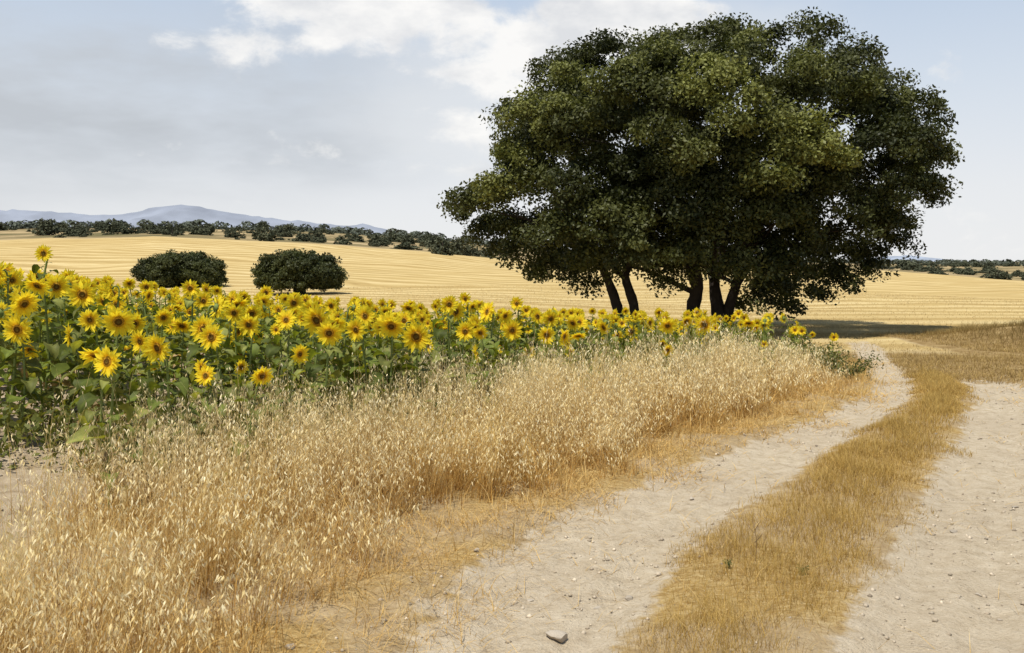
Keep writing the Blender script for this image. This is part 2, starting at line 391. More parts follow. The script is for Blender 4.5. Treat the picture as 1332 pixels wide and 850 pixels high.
    for k, (pp, r, dy) in enumerate(trunks):
        P = [world(x, y, OD) for x, y in pp]; P = [Vector((p.x, OD+dy+(i*.25*(1 if k % 2 else -1)), p.z)) for i, p in enumerate(P)]
        s = Soup(); n = 26; cp = curve_pts(P, n)
        rad = [r*(1.35 if i == 0 else 1)*(1.12-.9*i/n) for i in range(n)]
        tube(s, cp, rad, 12, bc, .22, k)
        t = link('trunk', s.mesh('oak_trunk', M_bark, True), root); t.location = -off
        RR = random.Random(k)
        for b in range(6):
            i = RR.randint(8, 20); st = Vector(cp[i])
            cand = [q for q in lob if q[2] > st.z+.8]; cand = sorted(cand, key=lambda q: (Vector(q[:3])-st).length)[RR.randint(4, 16)]
            en = Vector(cand[:3]); md = (st+en)/2+Vector((RR.uniform(-.4, .4), RR.uniform(-.4, .4), RR.uniform(-.2, .5)))
            s2 = Soup(); c2 = curve_pts([st, md, en], 12)
            tube(s2, c2, [rad[i]*.5*(1-.8*q/12) for q in range(12)], 7, bc, .2, b)
            link('limb', s2.mesh('oak_limb', M_bark, True), t)
build_oak()

# mid-field round oaks
def dome_lobes(w, h, n, seed, zlo=.22):
    R = random.Random(seed); L = []
    for i in range(n):
        a = R.uniform(0, 2*PI); q = R.uniform(.0, 1)**.5; e = R.random()
        rr = w*.5*q*.72; zt = h*(zlo+(.74-zlo)*e*(1-.55*q*q))*R.uniform(.9, 1.1)
        L.append((math.cos(a)*rr, math.sin(a)*rr, zt, w*R.uniform(.13, .18), R.uniform(-.5, .6)))
    return L
def field_oak(px, D, w, h, trunk, seed, label):
    x = (px-666)*D/F; z = gz(x, D)
    root = link('oak_tree', None, loc=(x, D, z)); tag(root, label, 'tree')
    L = dome_lobes(w, h, 50, seed)
    L = [(a, b, c+trunk, r, t) for a, b, c, r, t in L]
    s = crown_soup(L, .10, 90, .42, 17, (.020, .026, .010), (.12, .13, .04), seed, low=-.8)
    link('crown', s.mesh('field_oak_crown', M_oak), root)
    for k in range(2):
        s = Soup(); tube(s, curve_pts([(k*.5-.2, 0, -.3), (k*.6-.3, .1, trunk+.4), (k*2-1, .2, trunk+h*.5)], 8), [.3-.02*q for q in range(8)], 9, (.05, .04, .03), .2, k)
        link('trunk', s.mesh('field_oak_trunk', M_bark, True), root)
    return root
field_oak(235, 94, 8.5, 3.2, .0, 11, 'wide low dark oak alone in the stubble field, the left one of two')
field_oak(389, 80, 7.3, 3.6, .3, 12, 'rounder dark oak with a short trunk in the stubble field, the right one of two')

# ridge trees
bush = []
for k in range(7):
    L = dome_lobes(1.0, .62, 11, 40+k, .12); L = [(a, b, c, r*1.15, t) for a, b, c, r, t in L]
    s = crown_soup(L, .045, 16, .09, 260, (.045, .053, .034), (.155, .16, .10), 60+k, low=-.9)  # lighter, greyer leaf colours carry the distance haze
    tube(s, [(0, 0, -.1), (0, 0, .15), (.03, 0, .4)], [.04, .035, .02], 5, (.06, .05, .04))
    bush.append(s.mesh('ridge_tree', M_far))
R = random.Random(21)
def ridge_tree(px, D, w, hs, label, cat, group):
    x = (px-666)*D/F
    o = link('oak_tree', bush[R.randrange(7)], loc=(x, D, gz(x, D)-.15*w*.3), rot=(0, 0, R.uniform(0, 6.28)), scale=(w*R.uniform(.85, 1.2), w, w*hs))
    tag(o, label, cat, group)
ridge_tree(345, 235, 5.6, 1.35, 'small upright dark tree on the far edge of the stubble field, above the rounder oak', 'tree', None)
ridge_tree(577, 215, 7.0, 1.1, 'dark bushy tree on the field edge just left of the huge oak crown', 'tree', None)
for (px, D, w) in [(148, 330, 8), (217, 300, 7), (62, 300, 9), (262, 300, 8), (412, 270, 7), (492, 265, 6.5), (597, 230, 7), (612, 240, 6), (560, 300, 8), (530, 320, 7), (305, 280, 5.5)]:
    ridge_tree(px, D, w, R.uniform(.8, 1.15), 'dark round oak just behind the far edge of the stubble field on the left', 'tree', 'oaks along the left field edge')
for i in range(140):
    px = R.uniform(-40, 650); D = R.uniform(250, 500)
    ridge_tree(px, D, R.choice([2.2, 3, 4, 5, 6.5, 8])*R.uniform(.7, 1.15), R.uniform(.5, 1.05), 'small dark oak dotted on the scrubby left ridge below the mountains', 'tree', 'oaks dotted over the left ridge')
for i in range(70):
    px = R.uniform(1140, 1380); D = R.choice([R.uniform(248, 330), R.uniform(480, 700)])
    ridge_tree(px, D, R.uniform(3, 8.5), R.uniform(.45, .85), 'small dark oak in the low tree line beyond the field on the right', 'tree', 'oaks in the right tree line')
def far_wood(name, xs, Ds, n, label):
    s = Soup(); ns = np.random.default_rng(5)
    px = ns.uniform(xs[0], xs[1], n); D = ns.uniform(Ds[0], Ds[1], n); X = (px-666)*D/F; Zg = ground_z(X, D)
    for k in range(n):
        w = ns.uniform(4, 9); m = 70
        d = ns.normal(size=(m, 3)); d /= np.linalg.norm(d, axis=1)[:, None]; d[:, 2] = abs(d[:, 2])
        C = np.array([X[k], D[k], Zg[k]])+d*np.array([w*.5, w*.5, w*.5])
        sh = ns.random((m, 1))
        leafquads(s, C, w*.12, np.array([.075, .085, .065])+sh*np.array([.06, .065, .05]), .3, .7, d)  # distance haze is painted into this grey-green
    tag(link(name, s.mesh(name, M_far)), label, 'wood', kind='stuff')
far_wood('distant_wood', (-250, 480), (480, 640), 300, 'distant dark wood along the left skyline under the mountains')
far_wood('distant_wood', (440, 700), (480, 600), 90, 'distant wood on the skyline behind the left side of the huge oak')
far_wood('distant_wood', (1000, 1600), (650, 1500), 420, 'distant dark wood along the right skyline')

# ------------------------------------------------------------ sunflowers
def leaf_blade(s, base, az, L, droop, rr, petiole, dry=False):
    H = np.array([math.cos(az), math.sin(az), 0]); S = np.array([-math.sin(az), math.cos(az), 0]); U = np.array([0, 0, 1.])
    p0 = np.array(base); p1 = p0+H*petiole*.8+U*petiole*.45
    col = np.array([.17, .21, .045])
    V = [p0-S*.004, p0+S*.004, p1+S*.003, p1-S*.003]; s.add(V, [[0, 1, 2, 3]], col)
    V = [p0-U*.004, p0+U*.004, p1+U*.003, p1-U*.003]; s.add(V, [[0, 1, 2, 3]], col)
    ts = [0, .1, .28, .5, .75, 1]; ws = [.10, .36, .43, .34, .18, .005]
    pos = p1.copy(); V = []; prev = 0
    tw = rr.uniform(-.9, .9); fold = rr.uniform(.05, .6)
    for t, w in zip(ts, ws):
        ang2 = .35-droop*t
        pos = pos+(H*math.cos(ang2)+U*math.sin(ang2))*(t-prev)*L; prev = t
        up = U*math.cos(ang2)-H*math.sin(ang2)
        SS = S*math.cos(tw*t)+up*math.sin(tw*t)
        wav = rr.uniform(-.08, .08)*L
        V += [pos-SS*w*L+up*(fold*w*L+wav)-(H*.06*L if t < .15 else 0), pos-SS*w*L*.5+up*(fold*w*L*.3), pos, pos+SS*w*L*.5+up*(fold*w*L*.3), pos+SS*w*L+up*(fold*w*L-wav)-(H*.06*L if t < .15 else 0)]
    Fc = [[i*5+j, i*5+j+1, i*5+5+j+1, i*5+5+j] for i in range(5) for j in range(4)]
    g = rr.uniform(.6, 1.4); c = np.array([.115, .145, .028])*g
    if rr.random() < .35: c = np.array([.21, .225, .06])*g
    if dry: c = np.array([.30, .22, .11])*g
    C = np.tile(c, (30, 1)); C[2::5] *= 1.35
    s.add(V, Fc, C)
stems = []; leavs = []
HP = Vector((0, -.085, 1.12))
for k in range(10):
    rr = random.Random(100+k)
    bx, by = rr.uniform(-.06, .06), rr.uniform(-.04, .06)
    cp = curve_pts([(0, 0, -.1), (bx, by, .4), (bx*.5, by*.5, .85), (0, 0, 1.08), (0, -.03, 1.14), (0, -.075, 1.125)], 16)
    s = Soup(); tube(s, cp, [.012-.0003*i for i in range(16)], 7, (.19, .23, .065)); stems.append(s.mesh('sunflower_stem', M_stem, True))
    s = Soup(); n = rr.randint(18, 25)
    for i in range(n):
        t = i/(n-1); h = .10+.97*t
        L = (.10+.11*math.sin(PI*min(1, t*.9+.15)))*rr.uniform(.7, 1.35)
        if t > .9: L *= .65
        dr = rr.uniform(.7, 2.4)*(1.15-.35*t)
        leaf_blade(s, (bx*.7, by*.7, h), i*2.4+rr.uniform(-.7, .7), L, dr, rr, rr.uniform(.05, .15)*(1 if t < .85 else .5), dry=(t < .25 and rr.random() < .5))
    leavs.append(s.mesh('sunflower_leaves', M_leaf, True))
discs = []; petals = []; sepals = []
for k in range(7):
    rr = random.Random(200+k)
    rd = rr.uniform(.036, .047)
    s = Soup(); rings = 9; sd = 26; V = []; C = []
    for i in range(rings+1):
        q = i/rings
        for j in range(sd):
            a = j*2*PI/sd+(i % 2)*PI/sd
            z = .012*(1-q**2.5)-.006*math.exp(-(q/.3)**2)+rr.uniform(-.0015, .0015)
            V.append((rd*q*math.cos(a), rd*q*math.sin(a), z))
            if q < .3: c = (.17, .11, .025)
            elif q < .6: c = (.10, .05, .010)
            else: c = (.28, .13, .015) if rr.random() < .5 else (.52, .29, .03)
            C.append(c)
    Fc = [[i*sd+j, i*sd+(j+1) % sd, (i+1)*sd+(j+1) % sd, (i+1)*sd+j] for i in range(rings) for j in range(sd)]
    s.add(V, Fc, np.array(C)); discs.append(s.mesh('sunflower_disc', M_disc, True))
    s = Soup()
    ragged = rr.uniform(.15, .5)
    for ring, (n, z0, lift) in enumerate(((22, .0, .1), (19, .004, .35))):
        for j in range(n):
            if rr.random() < .05: continue
            a = (j+rr.uniform(-.35, .35))*2*PI/n; L = rr.uniform(.066, .096)*(1 if ring == 0 else .88); w = rr.uniform(.0115, .016)
            Rv = np.array([math.cos(a), math.sin(a), 0]); Sv = np.array([-math.sin(a), math.cos(a), 0]); Zv = np.array([0, 0, 1.])
            el = lift+rr.uniform(-ragged, ragged); cu = rr.uniform(-.8, .5); tws = rr.uniform(-.5, .5); V = []; pos = Rv*rd*.93+Zv*z0; prev = 0
            for t, ww in ((0, .5), (.3, 1), (.65, .9), (1, .06)):
                e = el+cu*t; pos = pos+(Rv*math.cos(e)+Zv*math.sin(e))*(t-prev)*L; prev = t
                nn = Zv*math.cos(e)-Rv*math.sin(e); S2 = Sv*math.cos(tws*t)+nn*math.sin(tws*t)
                V += [pos-S2*w*ww, pos-nn*w*ww*.35, pos+S2*w*ww]
            Fc = [[i*3+q, i*3+q+1, i*3+q+4, i*3+q+3] for i in range(3) for q in range(2)]
            g = rr.uniform(.92, 1.02); C = np.zeros((12, 3)); C[:] = np.array([.97, .78, .05])*g; C[:3] = np.array([.93, .60, .02])*g
            s.add(V, Fc, C)
    petals.append(s.mesh('sunflower_petals', M_petal, True))
    s = Soup()
    V = []; n = 16
    for (r_, z_) in ((rd*1.02, -.001), (rd*.8, -.016), (rd*.25, -.026), (.004, -.03)):
        for j in range(n): V.append((r_*math.cos(j*2*PI/n), r_*math.sin(j*2*PI/n), z_))
    s.add(V, [[i*n+j, (i+1)*n+j, (i+1)*n+(j+1) % n, i*n+(j+1) % n] for i in range(3) for j in range(n)], (.18, .22, .06))
    for j in range(20):
        a = (j+rr.uniform(-.3, .3))*2*PI/20; Rv = np.array([math.cos(a), math.sin(a), 0]); Sv = np.array([-math.sin(a), math.cos(a), 0]); Zv = np.array([0, 0, 1.])
        L = rr.uniform(.03, .05); b0 = Rv*rd*.85-Zv*.008; t0 = b0+Rv*L*.8-Zv*rr.uniform(-.01, .02)
        s.add([b0-Sv*.008, b0+Sv*.008, t0+Sv*.001, t0-Sv*.001], [[0, 1, 2, 3]], np.array([.16, .21, .05])*rr.uniform(.8, 1.2))
    sepals.append(s.mesh('sunflower_sepals', M_stem))
NS = 0
def sunflower(x, y, sz, yaw, nod, label, group, rr, hs=1.0):
    """yaw: heading of the flower, 0 = toward the viewer"""
    global NS; NS += 1
    root = link('sunflower', None, loc=(x, y, gz(x, y)), rot=(rr.uniform(-.09, .09), rr.uniform(-.09, .09), yaw), scale=(sz, sz, sz))
    tag(root, label, 'sunflower', group)
    k = rr.randrange(10)
    link('stem', stems[k], root); link('leaves', leavs[k], root)
    k = rr.randrange(7)
    h = link('flower_head', discs[k], root, loc=HP, rot=(PI/2+nod, rr.uniform(-.1, .1), 0), scale=(hs, hs, hs))
    link('petals', petals[k], h); link('sepals', sepals[k], h)
    return root
rr = random.Random(9)
hand = [(550, 437, 38, 0, 'large fully open sunflower facing the viewer, biggest bloom at the middle of the front row'),
 (424, 434, 36, .2, 'large sunflower in the front row below the rounder field oak, facing the viewer'),
 (472, 428, 32, -.5, 'sunflower turned slightly aside between the two largest front blooms'),
 (597, 430, 28, .1, 'sunflower just right of the biggest front bloom'),
 (630, 420, 25, -.4, 'tilted sunflower, second to the right of the biggest front bloom'),
 (675, 430, 29, 0, 'round open sunflower, left one of the close pair at the centre of the field front'),
 (708, 437, 26, .3, 'round open sunflower, right one of the close pair at the centre front'),
 (741, 443, 20, .2, 'small sunflower just right of the close pair at the field front'),
 (591, 393, 25, .2, 'high sunflower standing above the biggest front bloom, against the stubble field'),
 (679, 397, 20, -.3, 'high sunflower against the stubble field above the close pair'),
 (128, 415, 33, -.2, 'large dark-centred sunflower near the left side, below the wide low oak'),
 (197, 450, 36, .9, 'large sunflower seen from the side with drooping petals, left of the field'),
 (97, 432, 32, -1.2, 'ragged sunflower in profile with long hanging petals near the left side'),
 (51, 455, 28, 0, 'low open sunflower nearest the left edge of the photo'),
 (293, 415, 25, .1, 'upper sunflower of a loose cluster below the gap between the field oaks'),
 (332, 405, 25, .4, 'highest sunflower at the right of the loose cluster between the field oaks'),
 (333, 440, 25, -.6, 'lower right sunflower of the loose cluster between the field oaks'),
 (295, 444, 22, .6, 'lower left sunflower of the loose cluster between the field oaks'),
 (312, 460, 22, 1.0, 'lowest drooping sunflower of the loose cluster between the field oaks'),
 (407, 402, 27, .2, 'bright sunflower directly under the rounder field oak'),
 (234, 375, 24, 0, 'sunflower directly under the wide low field oak'),
 (108, 370, 24, .3, 'sunflower standing clear near the left, level with the field oaks'),
 (37, 330, 20, 0, 'tallest sunflower at the far left, rising above the field edge'),
 (878, 425, 24, -.2, 'left one of two bright sunflowers in front of the middle oak trunk'),
 (908, 422, 27, .1, 'right one of two bright sunflowers in front of the middle oak trunk'),
 (826, 432, 19, .2, 'small sunflower below the pair of leaning oak trunks'),
 (843, 425, 17, -.3, 'smaller sunflower just right of the leaning oak trunks'),
 (798, 436, 17, .3, 'small sunflower just left of the leaning oak trunks'),
 (988, 422, 14, .2, 'small lone sunflower right of the thick oak trunks'),
 (1088, 446, 13, .2, 'last small sunflower at the right end of the field beside the track'),
 (164, 465, 21, .2, 'small low sunflower just left of the large side-turned bloom'),
 (137, 393, 23, -.4, 'sunflower just above the large dark-centred bloom on the left'),
 (683, 457, 19, .3, 'small low sunflower under the close pair at the field front'),
 (656, 451, 17, -.5, 'small low sunflower to the left under the close pair'),
 (458, 452, 21, .4, 'small sunflower low between the two large blooms left of centre'),
 (306, 488, 18, .5, 'very low sunflower among the dry oats below the loose cluster'),
 (762, 425, 16, -.2, 'small high sunflower halfway between the centre pair and the leaning trunks'),
 (612, 391, 19, -.5, 'smaller high sunflower touching the high one above the biggest bloom'),
 (432, 399, 20, -.3, 'small sunflower just right of the bright one under the rounder oak'),
 (517, 456, 16, .6, 'small low sunflower just left of the biggest front bloom')]
placed = []
for (px, py, size, yaw, lab) in hand:
    D = 300/size; D = min(D, 19)
    for it in range(3):
        x = (px-666)*D/F; z = CAMH-(py-340)*D/F; s = (z-gz(x, D))/1.12
        if s < .62: D *= .93
        elif s > 1.32: D *= 1.06 if py > 360 else .95
    for it in range(14):
        if (px-666)*D/F > float(Fr(D))-.15 and D < 17: D *= 1.03
    x = (px-666)*D/F; s = (CAMH-(py-340)*D/F-gz(x, D))/1.12
    s = max(.5, min(1.45, s)); hs = size*D/F/.225/s
    sunflower(x, D+.085*s, s, yaw*.9, rr.uniform(0, .3), lab, 'sunflowers in the field', rr, max(.7, min(1.7, hs)))
    placed.append((x, D))
cand = []
y = 6.9
while y < 24:
    x = Fr(y)-.1-rr.uniform(0, .3)
    while x > -.53*y-.4:
        if not (x/y < -.42 and y < 8.6): cand.append((x+rr.uniform(-.22, .22), y+rr.uniform(-.28, .28)))
        x -= rr.uniform(.28, .62)*(1+.015*y)
    y += .54+.010*y
cand = [c for c in cand if all((c[0]-q[0])**2+(c[1]-q[1])**2 > .07 for q in placed)]
cand.sort(key=lambda c: c[1])
def slabel(x, y):
    px = 666+x*F/y
    row = 'front rows' if y < 11 else ('middle rows' if y < 16.5 else 'back rows')
    if px < 330: z = 'left end, below the wide oak'
    elif px < 560: z = 'stretch below the rounder oak'
    elif px < 780: z = 'centre, left of the trunks'
    else: z = 'right end, before the huge oak'
    return 'yellow sunflower in the crowd, %s, %s' % (z, row), 'sunflowers, %s, %s' % (z, row)
restS = []
for i, (x, y) in enumerate(cand):
    u = x/y
    # plants stand lower toward the oak, taller at the far left
    base = float(np.interp(u, [-.55, -.47, -.38, -.15, 0, .12, .25, .4], [1.22, 1.12, 1.0, .95, .90, .80, .74, .70]))
    s = base*(rr.uniform(.86, 1.08) if rr.random() < .75 else rr.uniform(.62, .86))
    if y < 8.8: s *= .9
    yaw = rr.gauss(0, .65) if rr.random() < .88 else rr.uniform(-PI, PI)
    nod = rr.uniform(-.25, .5) if rr.random() < .82 else rr.uniform(.5, 1.3)
    if NS < 300:
        l, g = slabel(x, y); sunflower(x, y, s, yaw, nod, l, g, rr, rr.uniform(.9, 1.32))
    else: restS.append((x, y, s, yaw))
if restS:
    V = []; Fs = []; Cs = []; n0 = 0; mats = [M_stem, M_leaf, M_disc, M_petal]; mi = []
    def arr(me):
        v = np.empty(len(me.vertices)*3, np.float32); me.vertices.foreach_get('co', v); v = v.reshape(-1, 3)
        f = np.empty(len(me.polygons)*4, np.int32); me.polygons.foreach_get('vertices', f)
        c = np.empty(len(me.vertices)*4, np.float32); me.color_attributes['Col'].data.foreach_get('color', c)
        return v, f.reshape(-1, 4), c.reshape(-1, 4)[:, :3]
    for (x, y, s, yaw) in restS:
        M = Matrix.Translation((x, y, gz(x, y))) @ Matrix.Rotation(yaw, 4, 'Z') @ Matrix.Scale(s, 4)
        Hm = M @ Matrix.Translation(HP) @ Matrix.Rotation(PI/2+rr.uniform(-.1, .4), 4, 'X') @ Matrix.Scale(rr.uniform(1.0, 1.45), 4)
        k = rr.randrange(10); q = rr.randrange(7)
        for me, mm, idx in ((stems[k], M, 0), (leavs[k], M, 1), (discs[q], Hm, 2), (petals[q], Hm, 3), (sepals[q], Hm, 0)):
            v, f, c = arr(me); A = np.array(mm); v = v@A[:3, :3].T+A[:3, 3]
            V.append(v); Fs.append(f+n0); Cs.append(c); n0 += len(v); mi.append(np.full(len(f), idx, np.int32))
    me = np_mesh('sunflower_crowd', np.concatenate(V), [np.concatenate(Fs)], np.concatenate(Cs), None, True)
    for m in mats: me.materials.append(m)
    me.polygons.foreach_set('material_index', np.concatenate(mi))
    tag(link('sunflower_crowd', me), 'rest of the sunflowers massed at the far side of the field', 'sunflowers', kind='stuff')

# ------------------------------------------------------------ grasses
def pick(n, x0, x1, y0, y1, fn):
    X = rng.uniform(x0, x1, n); Y = rng.uniform(y0, y1, n); k = rng.random(n) < fn(X, Y); return X[k], Y[k]
def cols(n, a, b, var=.25):
    t = rng.random((n, 1)); g = 1+var*(rng.random((n, 1))-.5)*2
    return (np.array(a)+(np.array(b)-np.array(a))*t)*g

# tall wild oats
def f_tall(X, Y):
    ed = tA(Y)-.6+(fbm(X*1.1, Y*1.1, 51)-.5)*1.7
    inn = sstep(-.1, .55, ed-X)*(sstep(-.9, .3, X-Fr(Y)+.15)*.78+.22*sstep(-2.4, -1.1, X-Fr(Y))*sstep(7, 8.5, Y))
    inn = inn*np.where(Y < 6.3, sstep(-2.9, -2.4, X+(fbm(X*2, Y*2, 55)-.5)*.8), 1)
    cl = sstep(.38, .56, fbm(X*1.9, Y*1.9, 52))*(.2+.8*sstep(.38, .56, fbm(X*5.5, Y*5.5, 56, 2)))
    cl = np.maximum(cl, .62*(1-sstep(4.6, 5.6, Y))*sstep(.3, .55, fbm(X*4, Y*4, 59, 2)))
    return inn*(.09+.91*cl)*np.clip(1.3-.04*Y, .5, 1.1)*(1-sstep(17, 18.5, Y))
def tall():
    s = Soup()
    X, Y = pick(245000, -3.6, 6.2, 2.3, 18.5, f_tall)
    n = len(X); print('tall', n)
    patch = fbm(X*.9, Y*.9, 53); p2 = fbm(X*4, Y*4, 54, 2)
    Z = gza(X, Y)-.02; B = np.stack([X, Y, Z], 1)
    edge = sstep(0, .9, tA(Y)-.6-X)
    L = (.24+.62*patch+.34*p2+.24*rng.random(n)**2)*np.where(rng.random(n) < .35, .6, 1)*(1-.24*sstep(12, 17, Y))*(.6+.4*edge)
    L = L*np.where(rng.random(n) < .06, 1.22, 1)
    w = (.0022+.0019*rng.random(n))*np.clip(Y/6, 1, 2.2)
    hue = np.clip((fbm(X*1.3, Y*1.3, 58)-.3)*2.2, 0, 1)[:, None]
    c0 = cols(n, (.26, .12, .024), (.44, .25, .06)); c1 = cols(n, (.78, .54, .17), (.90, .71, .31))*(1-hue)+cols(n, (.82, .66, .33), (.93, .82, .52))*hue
    az = fbm(X*1.7, Y*1.7, 57)*14+rng.normal(size=n)*.9
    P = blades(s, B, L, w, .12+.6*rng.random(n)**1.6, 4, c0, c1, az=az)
    has = np.where(rng.random(n) < .5)[0]
    m = 8
    idx = np.repeat(has, m); t = .5+.5*rng.random(len(idx)); q = t*4; i = np.minimum(q.astype(int), 3); fr = (q-i)[:, None]
    C = P[idx, i]*(1-fr)+P[idx, i+1]*fr
    a = rng.random(len(idx))*2*PI; rad = (.012+.045*rng.random(len(idx)))*(1.25-t)*1.7
    C = C+np.stack([np.cos(a)*rad, np.sin(a)*rad, -.3*rad], 1)
    ln = (.011+.009*rng.random(len(idx)))*np.clip(Y[idx]/8, 1, 1.6)
    dn = np.stack([np.cos(a)*.5, np.sin(a)*.5, -1+0*a], 1)+rng.normal(size=(len(idx), 3))*.25; dn /= np.linalg.norm(dn, axis=1)[:, None]
    wv = np.cross(dn, randvec(len(idx))); wv /= np.linalg.norm(wv, axis=1)[:, None]
    l_ = ln[:, None]
    V = np.stack([C-dn*l_*.6, C+wv*l_*.26, C+dn*l_*1.3, C-wv*l_*.26], 1)
    s.add(V, np.arange(len(idx)*4).reshape(-1, 4), np.repeat(cols(len(idx), (.84, .66, .30), (.96, .87, .58), .06), 4, 0))
    X, Y = pick(190000, -3.6, 6.2, 2.3, 18.5, f_tall); n = len(X)
    B = np.stack([X, Y, gza(X, Y)-.02], 1)
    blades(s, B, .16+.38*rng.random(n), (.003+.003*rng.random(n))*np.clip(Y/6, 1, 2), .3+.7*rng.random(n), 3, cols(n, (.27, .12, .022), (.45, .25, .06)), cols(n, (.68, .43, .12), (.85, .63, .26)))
    tag(link('wild_oats', s.mesh('wild_oats', M_grass)), 'tall pale dry wild oats between the sunflowers and the track', 'dry grass', kind='stuff')
tall()
# trampled straw verge, with loose straws blown onto the track
def f_verge(X, Y):
    d = tA(Y)-X
    v = sstep(-.5, .45, d+(fbm(X*2, Y*2, 61)-.5)*1.2)*(1-sstep(1.2, 2.2, d))*(.18+.82*sstep(.36, .6, fbm(X*2.2, Y*2.2, 62)))
    lit = .05*(X > tA(Y)-.2)*(X < tD(Y)+.5)*sstep(.4, .6, fbm(X*1.2, Y*1.2, 66))
    return np.maximum(v, lit)*(1-sstep(18, 20, Y))
def verge():
    s = Soup(); X, Y = pick(290000, -3.0, 8, 2.3, 20, f_verge); n = len(X); print('verge', n)
    B = np.stack([X, Y, gza(X, Y)+.003], 1)
    lying = (rng.random(n) < .7) | (X > tA(Y)+.2)
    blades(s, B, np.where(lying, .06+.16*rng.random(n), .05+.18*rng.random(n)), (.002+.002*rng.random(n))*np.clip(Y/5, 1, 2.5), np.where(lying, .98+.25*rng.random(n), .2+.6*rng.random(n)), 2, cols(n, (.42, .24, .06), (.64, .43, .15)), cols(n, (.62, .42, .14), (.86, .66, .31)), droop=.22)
    tag(link('straw_verge', s.mesh('straw_verge', M_grass)), 'trampled golden straw along the left side of the track', 'dry grass', kind='stuff')
verge()
# median strip
def f_med(X, Y):
    e = (fbm(X*1.8, Y*1.8, 71)-.5)*.75
    d = np.minimum(X-tB(Y), tC(Y)-X)+e
    return sstep(-.08, .3, d)*(1-sstep(15.2, 17.5, Y))*(.38+.62*sstep(.3, .58, fbm(X*2.6, Y*2.6, 72)))
def median():
    s = Soup(); X, Y = pick(500000, -.6, 8.0, 2.2, 17.6, f_med); n = len(X); print('median', n)
    B = np.stack([X, Y, gza(X, Y)-.005], 1)
    ctr = sstep(0, .4, np.minimum(X-tB(Y), tC(Y)-X))
    hh = (.04+.12*fbm(X*1.2, Y*1.2, 73)+.09*rng.random(n)*rng.random(n))*(.5+.65*ctr)
    g = fbm(X*.9, Y*.9, 74)[:, None]
    c0 = cols(n, (.28, .165, .035), (.42, .26, .065)); c1 = cols(n, (.58, .385, .11), (.78, .57, .22))*(1-.25*g)+np.array([.06, .07, .015])*g*.5
    blades(s, B, hh, (.0015+.0013*rng.random(n))*np.clip(Y/5, 1, 2.8), .15+.8*rng.random(n), 2, c0, c1)
    tag(link('median_grass', s.mesh('median_grass', M_grass)), 'strip of short golden brown grass between the two wheel ruts', 'dry grass', kind='stuff')
median()
# brown pasture beyond the track
def f_past(X, Y):
    right = sstep(0, .5, X-tD(Y)+sstep(14.3, 17, Y)*3.2)
    lane = 1-sstep(-.1, .2, X-tA(Y))*(1-sstep(-.2, .1, X-tB(Y)))*.97
    return right*lane*sstep(9, 15, Y)*np.where(X > 11, 1-sstep(30, 32, Y), 1-sstep(20, 23, Y))*sstep(.2, .5, fbm(X, Y, 82))
def pasture():
    s = Soup(); X, Y = pick(210000, 2, 21, 9, 32, f_past); n = len(X); print('past', n)
    B = np.stack([X, Y, gza(X, Y)-.01], 1)
    bank = sstep(11, 14, X)*sstep(24, 25.6, Y)
    hh = .05+.1*rng.random(n)+.36*bank*fbm(X*2, Y*2, 83)
    f = (1-bank*.95)[:, None]
    c0 = cols(n, (.18, .115, .042), (.27, .175, .06)); c1 = cols(n, (.50, .345, .12), (.70, .52, .22))*f+cols(n, (.20, .155, .055), (.31, .24, .095))*(1-f)
    blades(s, B, hh, .005+.006*rng.random(n), .2+.6*rng.random(n), 2, c0, c1)
    tag(link('brown_grass', s.mesh('brown_grass', M_grass)), 'brown dry grass on the low bank right of the track', 'dry grass', kind='stuff')
pasture()
def stubble():
    s = Soup()
    X = rng.uniform(-24, 34, 90000); Y = 23+(77)*rng.random(90000)**1.6
    k = (abs(X/Y) < .6) & ~((X > 10.5) & (Y < 30.5)) & ~((X < 5.5) & (Y < 26)); X = X[k]; Y = Y[k]; n = len(X)
    B = np.stack([X, Y, gza(X, Y)-.01], 1)
    blades(s, B, .06+.08*rng.random(n), .012+.0004*Y*rng.random(n), .3+.7*rng.random(n), 1, cols(n, (.42, .30, .13), (.53, .39, .18)), cols(n, (.60, .455, .21), (.78, .62, .34)))
    tag(link('stubble_stalks', s.mesh('stubble_stalks', M_grass)), 'short cut straw stalks on the near side of the harvested field', 'stubble', kind='stuff')
stubble()
def weeds():
    s = Soup()
    X, Y = pick(16000, -9, 6, 7.4, 20, lambda X, Y: (X < Fr(Y)+.15)*(X > Fr(Y)-4)*sstep(.36, .56, fbm(X*1.2, Y*1.2, 91)))
    n = len(X); Z = gza(X, Y); k = 7
    C = np.repeat(np.stack([X, Y, Z], 1), k, 0)+rng.normal(size=(n*k, 3))*np.array([.07, .07, .0])+np.stack([0*rng.random(n*k), 0*rng.random(n*k), rng.random(n*k)*.42], 1)
    leafquads(s, C, .02+.03*rng.random(n*k), cols(n*k, (.07, .09, .02), (.18, .19, .05)), .5, .5)
    tag(link('green_undergrowth', s.mesh('green_undergrowth', M_leaf)), 'low green weeds growing among the sunflower stems', 'weeds', kind='stuff')
weeds()

